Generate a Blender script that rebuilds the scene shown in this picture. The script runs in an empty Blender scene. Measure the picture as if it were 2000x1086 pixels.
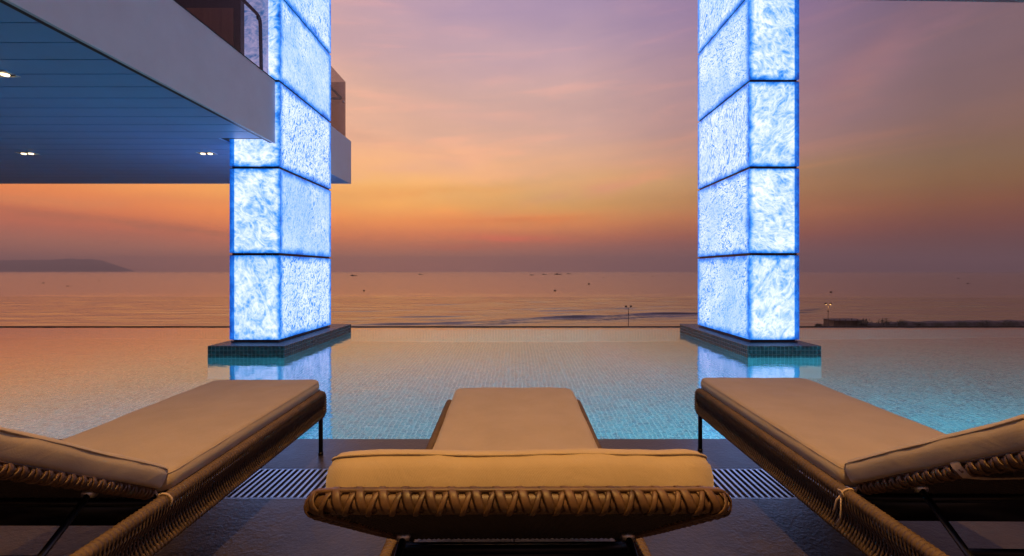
import bpy, bmesh, math, random
import numpy as np
from mathutils import Vector, Matrix, noise as mnoise

S = bpy.context.scene
COL = S.collection
R = math.radians
rnd = random.Random(7)

# ------------------------------------------------------------------ camera
cam_d = bpy.data.cameras.new('camera')
cam = bpy.data.objects.new('camera', cam_d)
COL.objects.link(cam)
CAMZ = 1.02
cam.location = (0, 0, CAMZ)
cam.rotation_euler = (R(90), 0, 0)
cam_d.sensor_width = 36
cam_d.lens = 16.0
cam_d.shift_x = -0.002
cam_d.shift_y = -0.007
cam_d.clip_start = 0.05
cam_d.clip_end = 60000
S.camera = cam

# ------------------------------------------------------------------ render look
S.view_settings.view_transform = 'Standard'
S.view_settings.look = 'None'
S.view_settings.exposure = 0.0
S.view_settings.gamma = 1.0
S.view_settings.use_curve_mapping = False
S.render.engine = 'CYCLES'
S.cycles.use_denoising = True
S.cycles.max_bounces = 10
S.cycles.transmission_bounces = 8
S.cycles.transparent_max_bounces = 12
S.cycles.caustics_refractive = True
S.cycles.caustics_reflective = True
S.cycles.sample_clamp_indirect = 4.0
S.cycles.blur_glossy = 0.5


def lin(r, g, b):
    f = lambda c: (c / 255 / 12.92) if c / 255 <= 0.04045 else ((c / 255 + 0.055) / 1.055) ** 2.4
    return (f(r), f(g), f(b), 1.0)


# ------------------------------------------------------------------ node helper
class NT:
    def __init__(self, tree):
        self.t = tree
        self.n = tree.nodes
        self.l = tree.links

    def link(self, a, b):
        self.l.new(a, b)

    def put(self, sock, v):
        if isinstance(v, bpy.types.NodeSocket):
            self.l.new(v, sock)
        elif v is not None:
            sock.default_value = v

    def math(self, op, a, b=None, c=None, clamp=False):
        m = self.n.new('ShaderNodeMath')
        m.operation = op
        m.use_clamp = clamp
        self.put(m.inputs[0], a)
        if b is not None:
            self.put(m.inputs[1], b)
        if c is not None:
            self.put(m.inputs[2], c)
        return m.outputs[0]

    def vmath(self, op, a, b=None, scale=None):
        m = self.n.new('ShaderNodeVectorMath')
        m.operation = op
        self.put(m.inputs[0], a)
        if b is not None:
            self.put(m.inputs[1], b)
        if scale is not None:
            self.put(m.inputs['Scale'], scale)
        return m.outputs[0]

    def sep(self, v):
        s = self.n.new('ShaderNodeSeparateXYZ')
        self.put(s.inputs[0], v)
        return s.outputs[0], s.outputs[1], s.outputs[2]

    def comb(self, x=0.0, y=0.0, z=0.0):
        s = self.n.new('ShaderNodeCombineXYZ')
        self.put(s.inputs[0], x)
        self.put(s.inputs[1], y)
        self.put(s.inputs[2], z)
        return s.outputs[0]

    def ramp(self, fac, stops, interp='LINEAR'):
        r = self.n.new('ShaderNodeValToRGB')
        cr = r.color_ramp
        cr.interpolation = interp
        while len(cr.elements) < len(stops):
            cr.elements.new(0.5)
        for e, (p, c) in zip(cr.elements, stops):
            e.position = p
            e.color = c if len(c) == 4 else (*c, 1)
        self.put(r.inputs[0], fac)
        return r.outputs[0]

    def mix(self, fac, a, b, mode='MIX', clamp=False):
        m = self.n.new('ShaderNodeMix')
        m.data_type = 'RGBA'
        m.blend_type = mode
        m.clamp_factor = True
        m.clamp_result = clamp
        self.put(m.inputs['Factor'], fac)
        self.put(m.inputs[6], a)
        self.put(m.inputs[7], b)
        return m.outputs[2]

    def noise(self, vec, scale=5.0, detail=2.0, rough=0.5, dist=0.0, out='Fac', lac=2.0):
        t = self.n.new('ShaderNodeTexNoise')
        t.inputs['Scale'].default_value = scale
        t.inputs['Detail'].default_value = detail
        t.inputs['Roughness'].default_value = rough
        t.inputs['Lacunarity'].default_value = lac
        t.inputs['Distortion'].default_value = dist
        if vec is not None:
            self.put(t.inputs['Vector'], vec)
        return t.outputs[out]

    def smooth(self, x, a, b):
        m = self.n.new('ShaderNodeMapRange')
        m.interpolation_type = 'SMOOTHSTEP'
        self.put(m.inputs['Value'], x)
        m.inputs['From Min'].default_value = a
        m.inputs['From Max'].default_value = b
        return m.outputs[0]

    def bump(self, h, strength=0.3, dist=0.01, normal=None):
        b = self.n.new('ShaderNodeBump')
        b.inputs['Strength'].default_value = strength
        b.inputs['Distance'].default_value = dist
        self.put(b.inputs['Height'], h)
        if normal is not None:
            self.put(b.inputs['Normal'], normal)
        return b.outputs[0]


# ------------------------------------------------------------------ world: a sunset sky by direction
SUN_AZ = -16.0     # degrees right of the view axis
world = bpy.data.worlds.new('World')
S.world = world
world.use_nodes = True
wt = NT(world.node_tree)
wt.n.clear()
tc = wt.n.new('ShaderNodeTexCoord')
dx, dy, dz = wt.sep(tc.outputs['Generated'])
az = wt.math('MULTIPLY', wt.math('ARCTAN2', dx, dy), 180 / math.pi)
el = wt.math('MULTIPLY', wt.math('ARCSINE', wt.math('MAXIMUM', wt.math('MINIMUM', dz, 1.0), -1.0)), 180 / math.pi)
# soft wander of the bands
wob = wt.noise(wt.comb(wt.math('MULTIPLY', az, 0.035), wt.math('MULTIPLY', el, 0.16), 0.0), 1.0, 3.0, 0.5)
elw = wt.math('ADD', el, wt.math('MULTIPLY', wt.math('SUBTRACT', wob, 0.5), wt.math('MINIMUM', wt.math('MULTIPLY', wt.math('ABSOLUTE', el), 0.45), 5.0)))
# haze bank is thicker to the left and right of the glow
elw = wt.math('SUBTRACT', elw, wt.math('MULTIPLY', wt.smooth(wt.math('MULTIPLY', az, -1.0), 24, 52), 1.1))
stops = [(-8, (130, 90, 80)), (0, (200, 136, 112)), (1.6, (197, 130, 106)), (3.0, (204, 121, 94)), (4.2, (232, 130, 84)),
         (6, (255, 156, 84)), (8, (255, 182, 98)), (10, (255, 194, 118)), (12.5, (254, 192, 142)), (16, (240, 188, 160)),
         (21, (228, 184, 170)), (26, (206, 172, 181)), (31, (188, 160, 184)), (45, (164, 148, 178)), (90, (126, 124, 166))]
elf = wt.math('DIVIDE', wt.math('ADD', elw, 10.0), 100.0, clamp=True)
skyc = wt.ramp(elf, [((e + 10) / 100, lin(*c)) for e, c in stops])
azs = [(-180, (.28, .29, .36)), (-120, (.30, .31, .38)), (-80, (.55, .52, .54)), (-52, (1.05, .86, .80)), (-34, (1.20, 1.04, .90)),
       (-20, (1.09, 1.04, .94)), (-5, (1.0, 1, 1)), (8, (.88, .90, .97)), (20, (.64, .65, .84)), (32, (.46, .45, .67)),
       (43, (.28, .29, .42)), (52, (.26, .26, .37)), (90, (.40, .35, .42)), (180, (.28, .29, .36))]
azf = wt.math('DIVIDE', wt.math('ADD', az, 180.0), 360.0, clamp=True)
azc = wt.ramp(azf, [((a + 180) / 360, (*c, 1)) for a, c in azs])
azc = wt.mix(wt.smooth(el, 30, 75), azc, (.60, .63, .74, 1))
skyc = wt.mix(1.0, skyc, azc, 'MULTIPLY')


def streak(base, a0, e0, ang, la, le, col, amt, seed):
    """a soft elongated cloud: colour multiplied where a warped gaussian sits"""
    da = wt.math('SUBTRACT', az, a0)
    de = wt.math('SUBTRACT', el, e0)
    c, s = math.cos(R(ang)), math.sin(R(ang))
    u = wt.math('ADD', wt.math('MULTIPLY', da, c), wt.math('MULTIPLY', de, s))
    v = wt.math('SUBTRACT', wt.math('MULTIPLY', de, c), wt.math('MULTIPLY', da, s))
    n = wt.noise(wt.comb(wt.math('MULTIPLY', az, 0.11), wt.math('MULTIPLY', el, 0.4), seed), 1.0, 4.0, 0.55)
    v = wt.math('ADD', v, wt.math('MULTIPLY', wt.math('SUBTRACT', n, 0.5), le * 3.2))
    q = wt.math('ADD', wt.math('POWER', wt.math('DIVIDE', wt.math('ABSOLUTE', u), la), 2.0),
                wt.math('POWER', wt.math('DIVIDE', wt.math('ABSOLUTE', v), le), 2.0))
    g = wt.math('EXPONENT', wt.math('MULTIPLY', q, -1.0))
    g = wt.math('MULTIPLY', g, wt.math('MULTIPLY', wt.smooth(n, 0.25, 0.6), amt))
    return wt.mix(g, base, col)


skyc = streak(skyc, 0.0, 4.1, -2, 6.5, 0.42, lin(245, 118, 84), 1.0, 3.1)
skyc = streak(skyc, -8, 3.0, 2, 7, 0.5, lin(214, 108, 78), 0.6, 5.1)
skyc = streak(skyc, -12, 9.6, 3, 14, 0.8, lin(255, 180, 98), 0.95, 9.0)
skyc = streak(skyc, 2, 6.4, 1, 11, 0.45, lin(250, 140, 70), 0.85, 14.0)
skyc = streak(skyc, 10.0, 10.0, 12, 9, 0.8, lin(240, 165, 125), 0.85, 11.7)
skyc = streak(skyc, -8.0, 13.5, 10, 11, 0.9, lin(248, 188, 150), 0.8, 17.0)
skyc = streak(skyc, -17.0, 15.5, -8, 7, 0.8, lin(240, 182, 150), 0.85, 23.0)
skyc = streak(skyc, -3.0, 19.0, -6, 13, 1.2, lin(234, 184, 168), 0.5, 29.0)
skyc = streak(skyc, 38.5, 20.5, 24, 8, 1.6, lin(160, 116, 128), 0.6, 31.0)
skyc = streak(skyc, 35.5, 17.0, 42, 6, 1.3, lin(172, 126, 122), 0.55, 37.0)
skyc = streak(skyc, -44, 6.4, 3, 16, 0.6, lin(250, 150, 88), 0.7, 41.0)
skyc = streak(skyc, -40, 4.5, -4, 12, 0.5, lin(170, 105, 84), 0.6, 43.0)
# fine wisps of high cloud
cv_ = wt.comb(wt.math('ADD', wt.math('MULTIPLY', az, 0.05), wt.math('MULTIPLY', el, 0.05)), wt.math('ADD', wt.math('MULTIPLY', el, 0.42), wt.math('MULTIPLY', az, -0.035)), 7.0)
ci = wt.noise(cv_, 1.0, 7.0, 0.6, 0.7)
cm = wt.math('MULTIPLY', wt.smooth(ci, 0.5, 0.72), wt.smooth(el, 4.0, 9.0))
skyc = wt.mix(wt.math('MULTIPLY', cm, 0.75), skyc, wt.mix(1.0, skyc, (1.24, 1.10, 1.0, 1), 'MULTIPLY'))
cm2 = wt.math('MULTIPLY', wt.smooth(ci, 0.5, 0.3), wt.smooth(el, 4.0, 9.0))
skyc = wt.mix(wt.math('MULTIPLY', cm2, 0.35), skyc, wt.mix(1.0, skyc, (.86, .90, .99, 1), 'MULTIPLY'))
# broad unevenness
un = wt.noise(wt.comb(wt.math('MULTIPLY', az, 0.045), wt.math('MULTIPLY', el, 0.13), 4.0), 1.0, 4.0, 0.55)
skyc = wt.mix(wt.smooth(un, 0.3, 0.75), wt.mix(1.0, skyc, (.90, .90, .95, 1), 'MULTIPLY'), wt.mix(1.0, skyc, (1.06, 1.02, 1.0, 1), 'MULTIPLY'))
# thin true atmosphere under it
nish = wt.n.new('ShaderNodeTexSky')
nish.sky_type = 'NISHITA'
nish.sun_disc = False
nish.sun_elevation = R(1.0)
nish.sun_rotation = R(SUN_AZ)
bg1 = wt.n.new('ShaderNodeBackground')
wt.link(skyc, bg1.inputs['Color'])
bg1.inputs['Strength'].default_value = 1.0
bg2 = wt.n.new('ShaderNodeBackground')
wt.link(nish.outputs[0], bg2.inputs['Color'])
bg2.inputs['Strength'].default_value = 0.01
ad = wt.n.new('ShaderNodeAddShader')
wt.link(bg1.outputs[0], ad.inputs[0])
wt.link(bg2.outputs[0], ad.inputs[1])
wo = wt.n.new('ShaderNodeOutputWorld')
wt.link(ad.outputs[0], wo.inputs['Surface'])
world.cycles.sampling_method = 'MANUAL'
world.cycles.sample_map_resolution = 1024

# the sun is down in the haze: a faint wide glow from its side
sd = bpy.data.lights.new('sun', 'SUN')
sd.energy = 0.04
sd.angle = R(120)
sd.color = (1.0, 0.52, 0.28)
sun = bpy.data.objects.new('sun', sd)
COL.objects.link(sun)
d = Vector((math.sin(R(SUN_AZ)), math.cos(R(SUN_AZ)), math.tan(R(6))))
sun.rotation_euler = d.to_track_quat('Z', 'Y').to_euler()
sun.location = (-4, 20, 12)


# ------------------------------------------------------------------ object helpers
def tag(o, label=None, cat=None, group=None, kind=None):
    if label: o['label'] = label
    if cat: o['category'] = cat
    if group: o['group'] = group
    if kind: o['kind'] = kind
    return o


def thing(name, label, cat, loc=(0, 0, 0), rz=0.0, group=None):
    o = bpy.data.objects.new(name, None)
    o.empty_display_size = 0.1
    COL.objects.link(o)
    o.location = loc
    o.rotation_euler = (0, 0, rz)
    return tag(o, label, cat, group)


def link(name, me, mat, parent=None, loc=None, smooth=False):
    o = bpy.data.objects.new(name, me)
    COL.objects.link(o)
    if mat is not None and not me.materials:
        me.materials.append(mat)
    if parent is not None:
        o.parent = parent
    if loc is not None:
        o.location = loc
    if smooth:
        me.polygons.foreach_set('use_smooth', [True] * len(me.polygons))
    return o


class MB:
    """collects verts and faces for one mesh"""
    def __init__(self):
        self.v = []
        self.f = []

    def add(self, vs, fs):
        b = len(self.v)
        self.v.extend([tuple(p) for p in vs])
        self.f.extend([tuple(i + b for i in q) for q in fs])

    def box(self, x0, x1, y0, y1, z0, z1, c=0.0):
        if c <= 0:
            vs = [(x, y, z) for z in (z0, z1) for y in (y0, y1) for x in (x0, x1)]
            fs = [(0, 2, 3, 1), (4, 5, 7, 6), (0, 1, 5, 4), (2, 6, 7, 3), (0, 4, 6, 2), (1, 3, 7, 5)]
            self.add(vs, fs)
        else:
            bm = bmesh.new()
            bmesh.ops.create_cube(bm, size=1.0)
            for v in bm.verts:
                v.co = Vector(((x0 + x1) / 2 + v.co.x * (x1 - x0), (y0 + y1) / 2 + v.co.y * (y1 - y0), (z0 + z1) / 2 + v.co.z * (z1 - z0)))
            bmesh.ops.bevel(bm, geom=list(bm.edges), offset=c, segments=2, affect='EDGES', profile=0.6)
            bm.verts.index_update()
            self.add([v.co[:] for v in bm.verts], [[v.index for v in f.verts] for f in bm.faces])
            bm.free()
        return self

    def tube(self, pts, r, n=10, closed=False, caps=True):
        """swept tube; r is a number or a list of radii"""
        P = [Vector(p) for p in pts]
        m = len(P)
        rs = r if hasattr(r, '__len__') else [r] * m
        T = []
        for i in range(m):
            a = P[(i - 1) % m] if (closed or i > 0) else P[i]
            b = P[(i + 1) % m] if (closed or i < m - 1) else P[i]
            T.append((b - a).normalized())
        up = Vector((0, 0, 1)) if abs(T[0].z) < 0.9 else Vector((1, 0, 0))
        N = (up - T[0] * up.dot(T[0])).normalized()
        vs, fs = [], []
        cs = [(math.cos(2 * math.pi * k / n), math.sin(2 * math.pi * k / n)) for k in range(n)]
        for i in range(m):
            N = (N - T[i] * N.dot(T[i]))
            N.normalize()
            B = T[i].cross(N)
            for c, s in cs:
                vs.append(P[i] + (N * c + B * s) * rs[i])
        for i in range(m if closed else m - 1):
            j = (i + 1) % m
            for k in range(n):
                k2 = (k + 1) % n
                fs.append((i * n + k, i * n + k2, j * n + k2, j * n + k))
        if caps and not closed:
            fs.append(tuple(range(n))[::-1])
            fs.append(tuple((m - 1) * n + k for k in range(n)))
        self.add(vs, fs)
        return self

    def mesh(self, name):
        me = bpy.data.meshes.new(name)
        me.from_pydata(self.v, [], self.f)
        me.update()
        return me

    def build(self, name, mat, parent=None, smooth=False, loc=None):
        return link(name, self.mesh(name), mat, parent, loc, smooth)


def dense(pts, step):
    """resample a polyline at even steps"""
    P = [Vector(p) for p in pts]
    out = []
    L = [0]
    for a, b in zip(P, P[1:]):
        L.append(L[-1] + (b - a).length)
    n = max(2, int(L[-1] / step) + 1)
    k = 0
    for i in range(n + 1):
        s = L[-1] * i / n
        while k < len(P) - 2 and s > L[k + 1]:
            k += 1
        t = (s - L[k]) / max(1e-9, L[k + 1] - L[k])
        out.append(P[k].lerp(P[k + 1], min(1, t)))
    return out


def fillet(pts, r, n=8):
    """round the inner corners of a polyline"""
    P = [Vector(p) for p in pts]
    out = [P[0]]
    for i in range(1, len(P) - 1):
        a = (P[i - 1] - P[i]).normalized()
        b = (P[i + 1] - P[i]).normalized()
        rr = r if not hasattr(r, '__len__') else r[i - 1]
        p0, p1 = P[i] + a * rr, P[i] + b * rr
        for k in range(n + 1):
            t = k / n
            out.append(p0 * (1 - t) ** 2 + P[i] * 2 * t * (1 - t) + p1 * t * t)
    out.append(P[-1])
    return out


# ------------------------------------------------------------------ materials
MATS = {}


def new_mat(name):
    m = bpy.data.materials.new(name)
    m.use_nodes = True
    t = NT(m.node_tree)
    t.n.clear()
    out = t.n.new('ShaderNodeOutputMaterial')
    b = t.n.new('ShaderNodeBsdfPrincipled')
    t.link(b.outputs[0], out.inputs[0])
    MATS[name] = m
    return m, t, b, out


def simple(name, col, rough=0.5, metal=0.0, var=0.15, nscale=8.0, bump=0.0, bscale=60.0, bdist=0.002, spec=0.5, rvar=0.1, stretch=(1, 1, 1), coat=0.0):
    m, t, b, out = new_mat(name)
    tcn = t.n.new('ShaderNodeTexCoord')
    v = t.vmath('MULTIPLY', tcn.outputs['Object'], stretch)
    n = t.noise(v, nscale, 5.0, 0.6)
    lo = tuple(c * (1 - var) for c in col)
    hi = tuple(min(1, c * (1 + var)) for c in col)
    t.put(b.inputs['Base Color'], t.ramp(n, [(0.3, lo), (0.7, hi)]))
    t.put(b.inputs['Roughness'], t.math('ADD', t.math('MULTIPLY', t.math('SUBTRACT', n, 0.5), rvar * 2), rough))
    b.inputs['Metallic'].default_value = metal
    b.inputs['Specular IOR Level'].default_value = spec
    if coat:
        b.inputs['Coat Weight'].default_value = coat
        b.inputs['Coat Roughness'].default_value = 0.1
    if bump:
        n2 = t.noise(v, bscale, 4.0, 0.6)
        t.put(b.inputs['Normal'], t.bump(n2, bump, bdist))
    return m


M_white = simple('white_coated_metal', (.80, .80, .81), 0.42, 0, 0.04, 3, 0.03, 40)
M_slat = simple('soffit_metal', (.27, .50, .82), 0.38, 0, 0.05, 2.5, 0.03, 30)  # white slats; blue of the column and pool light put into their colour
M_dark = simple('dark_metal', (.018, .018, .02), 0.38, 0.6, 0.2, 20)
M_trim = simple('bronze_trim', (.07, .035, .025), 0.4, 0.5, 0.25, 6)
M_conc = simple('concrete', (.22, .21, .20), 0.8, 0, 0.2, 2, 0.3, 20)
M_timber = simple('timber_panel', (.70, .38, .19), 0.45, 0, 0.2, 3, 0.1, 40, stretch=(6, 6, .5))
M_frame = simple('dark_frame', (.035, .022, .03), 0.5, 0, 0.2, 6)
M_rope = simple('brown_rope', (.125, .078, .045), 0.72, 0, 0.25, 25)
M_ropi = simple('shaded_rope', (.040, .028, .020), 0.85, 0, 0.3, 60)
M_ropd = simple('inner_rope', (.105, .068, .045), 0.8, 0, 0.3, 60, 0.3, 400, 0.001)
M_wick = simple('flat_wicker', (.12, .066, .030), 0.5, 0, 0.45, 26, 0.25, 260, 0.0008)
M_web = simple('underside_weave', (.030, .022, .018), 0.75, 0, 0.3, 20, 0.6, 180, 0.002)
M_tie = simple('beige_tie', (.55, .42, .30), 0.85, 0, 0.15, 60, 0.3, 300)
M_sand = simple('beach_sand', (.20, .16, .125), 0.9, 0, 0.3, 0.15, 0.3, 2)
M_bush = simple('dark_foliage', (.10, .10, .06), 0.8, 0, 0.4, 1.5)
M_rock = simple('dark_rock', (.15, .125, .11), 0.85, 0, 0.4, 0.8, 0.5, 4)
M_hutw = simple('weathered_boards', (.17, .14, .115), 0.85, 0, 0.4, 0.8, 0.5, 4)
M_hull = simple('boat_hull', (.05, .035, .035), 0.6, 0, 0.3, 1)
M_lens_off = simple('lamp_housing', (.06, .045, .04), 0.5, 0.3, 0.2, 5)
M_hill = simple('hill_forest', (.05, .06, .04), 0.9, 0, 0.4, 0.004)
M_grout = simple('pool_grout', (.70, .86, .82), 0.7, 0, 0.08, 3)
M_wallpaint = simple('podium_render', (.30, .27, .25), 0.8, 0, 0.15, 1.5)


def make_steel():
    m, t, b, out = new_mat('brushed_steel')
    tcn = t.n.new('ShaderNodeTexCoord')
    v = t.vmath('MULTIPLY', tcn.outputs['Object'], (60, 3, 10))
    n = t.noise(v, 6, 4, 0.6)
    t.put(b.inputs['Base Color'], t.ramp(n, [(0.3, (.42, .43, .45)), (0.7, (.62, .63, .65))]))
    b.inputs['Metallic'].default_value = 1.0
    t.put(b.inputs['Roughness'], t.math('ADD', t.math('MULTIPLY', n, 0.2), 0.26))
    return m


M_steel = make_steel()


def make_stone():
    m, t, b, out = new_mat('dark_slate')
    geo = t.n.new('ShaderNodeNewGeometry')
    oi = t.n.new('ShaderNodeObjectInfo')
    P = geo.outputs['Position']
    off = t.vmath('ADD', P, t.vmath('SCALE', oi.outputs['Location'], scale=0.37))
    n1 = t.noise(off, 2.2, 5, 0.62)
    n2 = t.noise(off, 19, 5, 0.65)
    c = t.ramp(t.math('ADD', t.math('MULTIPLY', n1, 0.6), t.math('MULTIPLY', n2, 0.4)),
               [(0.34, (.018, .015, .016)), (0.5, (.034, .027, .028)), (0.68, (.060, .047, .046))])
    sp = t.smooth(t.noise(off, 130, 1, 0.5), 0.76, 0.80)
    c = t.mix(t.math('MULTIPLY', sp, 0.4), c, (.22, .19, .19, 1))
    t.put(b.inputs['Base Color'], c)
    rg = t.math('ADD', t.math('MULTIPLY', n1, 0.26), t.math('MULTIPLY', n2, 0.14))
    t.put(b.inputs['Roughness'], t.math('ADD', rg, 0.17))
    h = t.math('ADD', t.math('MULTIPLY', t.noise(off, 9, 6, 0.7), 0.6), t.math('MULTIPLY', t.noise(off, 60, 4, 0.6), 0.4))
    t.put(b.inputs['Normal'], t.bump(h, 0.7, 0.008))
    return m


M_stone = make_stone()


def make_tile(name, c0, c1, c2, rough=0.25, bump=0.1):
    m, t, b, out = new_mat(name)
    geo = t.n.new('ShaderNodeNewGeometry')
    r = geo.outputs['Random Per Island']
    c = t.ramp(r, [(0.0, c0), (0.55, c1), (1.0, c2)])
    n = t.noise(geo.outputs['Position'], 1.3, 3, 0.5)
    c = t.mix(0.25, c, t.ramp(n, [(0.3, c0), (0.7, c2)]))
    t.put(b.inputs['Base Color'], c)
    b.inputs['Roughness'].default_value = rough
    t.put(b.inputs['Normal'], t.bump(t.noise(geo.outputs['Position'], 90, 2, 0.5), bump, 0.001))
    return m


M_tile = make_tile('pool_mosaic', (.025, .25, .31), (.05, .38, .44), (.13, .53, .56), 0.3)
M_tiled = make_tile('plinth_mosaic', (.008, .05, .068), (.014, .075, .095), (.03, .11, .13), 0.2)
M_tilew = make_tile('weir_mosaic', (.20, .26, .26), (.28, .34, .32), (.38, .42, .40), 0.3)
M_groutd = simple('plinth_grout', (.24, .32, .36), 0.6, 0, 0.1, 3)


def make_water():
    m, t, b, out = new_mat('pool_water')
    t.n.remove(b)
    geo = t.n.new('ShaderNodeNewGeometry')
    P = geo.outputs['Position']
    a = t.noise(t.vmath('MULTIPLY', P, (1.0, 1.5, 1)), 2.3, 3, 0.55, 0.5)
    c = t.noise(t.vmath('MULTIPLY', P, (1.0, 1.35, 1)), 8.5, 3, 0.5, 0.6)
    h = t.math('ADD', t.math('MULTIPLY', a, 0.55), t.math('MULTIPLY', c, 0.22))
    nrm = t.bump(h, 0.45, 0.014)
    g = t.n.new('ShaderNodeBsdfGlass')
    g.inputs['IOR'].default_value = 1.333
    g.inputs['Roughness'].default_value = 0.0
    g.inputs['Color'].default_value = (.90, .97, .98, 1)
    t.put(g.inputs['Normal'], nrm)
    gl = t.n.new('ShaderNodeBsdfGlossy')
    gl.inputs['Roughness'].default_value = 0.0
    t.put(gl.inputs['Normal'], nrm)
    fr = t.n.new('ShaderNodeLayerWeight')
    fr.inputs['Blend'].default_value = 0.5
    mx = t.n.new('ShaderNodeMixShader')
    t.put(mx.inputs[0], t.math('MULTIPLY', t.math('POWER', fr.outputs['Facing'], 7.0), 1.15, clamp=True))
    t.link(g.outputs[0], mx.inputs[1])
    t.link(gl.outputs[0], mx.inputs[2])
    t.link(mx.outputs[0], out.inputs[0])
    return m


M_water = make_water()


def make_sea():
    m, t, b, out = new_mat('sea_water')
    geo = t.n.new('ShaderNodeNewGeometry')
    P = geo.outputs['Position']
    x, y, z = t.sep(P)
    near = t.math('SUBTRACT', 1.0, t.smooth(t.math('ADD', y, t.math('MULTIPLY', x, 0.02)), 322, 338))
    murk = t.noise(t.vmath('MULTIPLY', P, (.006, .03, 0)), 1.0, 4, 0.55)
    c = t.mix(near, (.035, .03, .03, 1), t.ramp(murk, [(0.35, (.075, .058, .035)), (0.7, (.115, .085, .055))]))
    t.put(b.inputs['Base Color'], c)
    b.inputs['IOR'].default_value = 1.4
    t.put(b.inputs['Roughness'], t.math('ADD', t.math('MULTIPLY', near, 0.05), t.math('ADD', 0.08, t.math('MULTIPLY', murk, 0.06))))
    w1 = t.noise(t.vmath('MULTIPLY', P, (.035, .16, 0)), 1.0, 5, 0.6, 0.4)
    w2 = t.noise(t.vmath('MULTIPLY', P, (.25, .9, 0)), 1.0, 3, 0.5)
    h = t.math('ADD', t.math('MULTIPLY', w1, 1.0), t.math('MULTIPLY', w2, 0.12))
    nrm = ( t.bump(h, 0.26, 0.6))
    t.put(b.inputs['Normal'], nrm)
    gl = t.n.new('ShaderNodeBsdfGlossy')
    gl.inputs['Roughness'].default_value = 0.16
    t.put(gl.inputs['Normal'], nrm)
    mx = t.n.new('ShaderNodeMixShader')
    lw = t.n.new('ShaderNodeLayerWeight')
    lw.inputs['Blend'].default_value = 0.5
    t.put(mx.inputs[0], t.math('MULTIPLY', t.math('POWER', lw.outputs['Facing'], 4.0), t.math('SUBTRACT', 0.9, t.math('MULTIPLY', near, 0.5))))
    t.link(b.outputs[0], mx.inputs[1])
    t.link(gl.outputs[0], mx.inputs[2])
    t.link(mx.outputs[0], out.inputs[0])
    return m


M_sea = make_sea()


def make_fabric():
    m, t, b, out = new_mat('beige_canvas')
    tcn = t.n.new('ShaderNodeTexCoord')
    O = tcn.outputs['Object']
    n = t.noise(O, 7, 4, 0.6)
    c = t.ramp(n, [(0.3, (.42, .325, .205)), (0.7, (.48, .375, .24))])
    ox, oy, oz = t.sep(O)
    wx = t.math('SINE', t.math('MULTIPLY', ox, 2600.0))
    wy = t.math('SINE', t.math('MULTIPLY', oy, 2600.0))
    wv = t.math('MULTIPLY', wx, wy)
    t.put(b.inputs['Base Color'], c)
    b.inputs['Roughness'].default_value = 0.85
    b.inputs['Specular IOR Level'].default_value = 0.25
    b.inputs['Sheen Weight'].default_value = 0.25
    b.inputs['Sheen Roughness'].default_value = 0.5
    h = t.math('ADD', t.math('MULTIPLY', wv, 0.05), t.math('ADD', t.noise(t.vmath('MULTIPLY', O, (1.0, .45, 1.0)), 14, 5, 0.6, 1.6), t.math('MULTIPLY', t.noise(O, 320, 2, 0.5), 0.12)))
    t.put(b.inputs['Normal'], t.bump(h, 0.38, 0.006))
    return m


M_fab = make_fabric()


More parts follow.
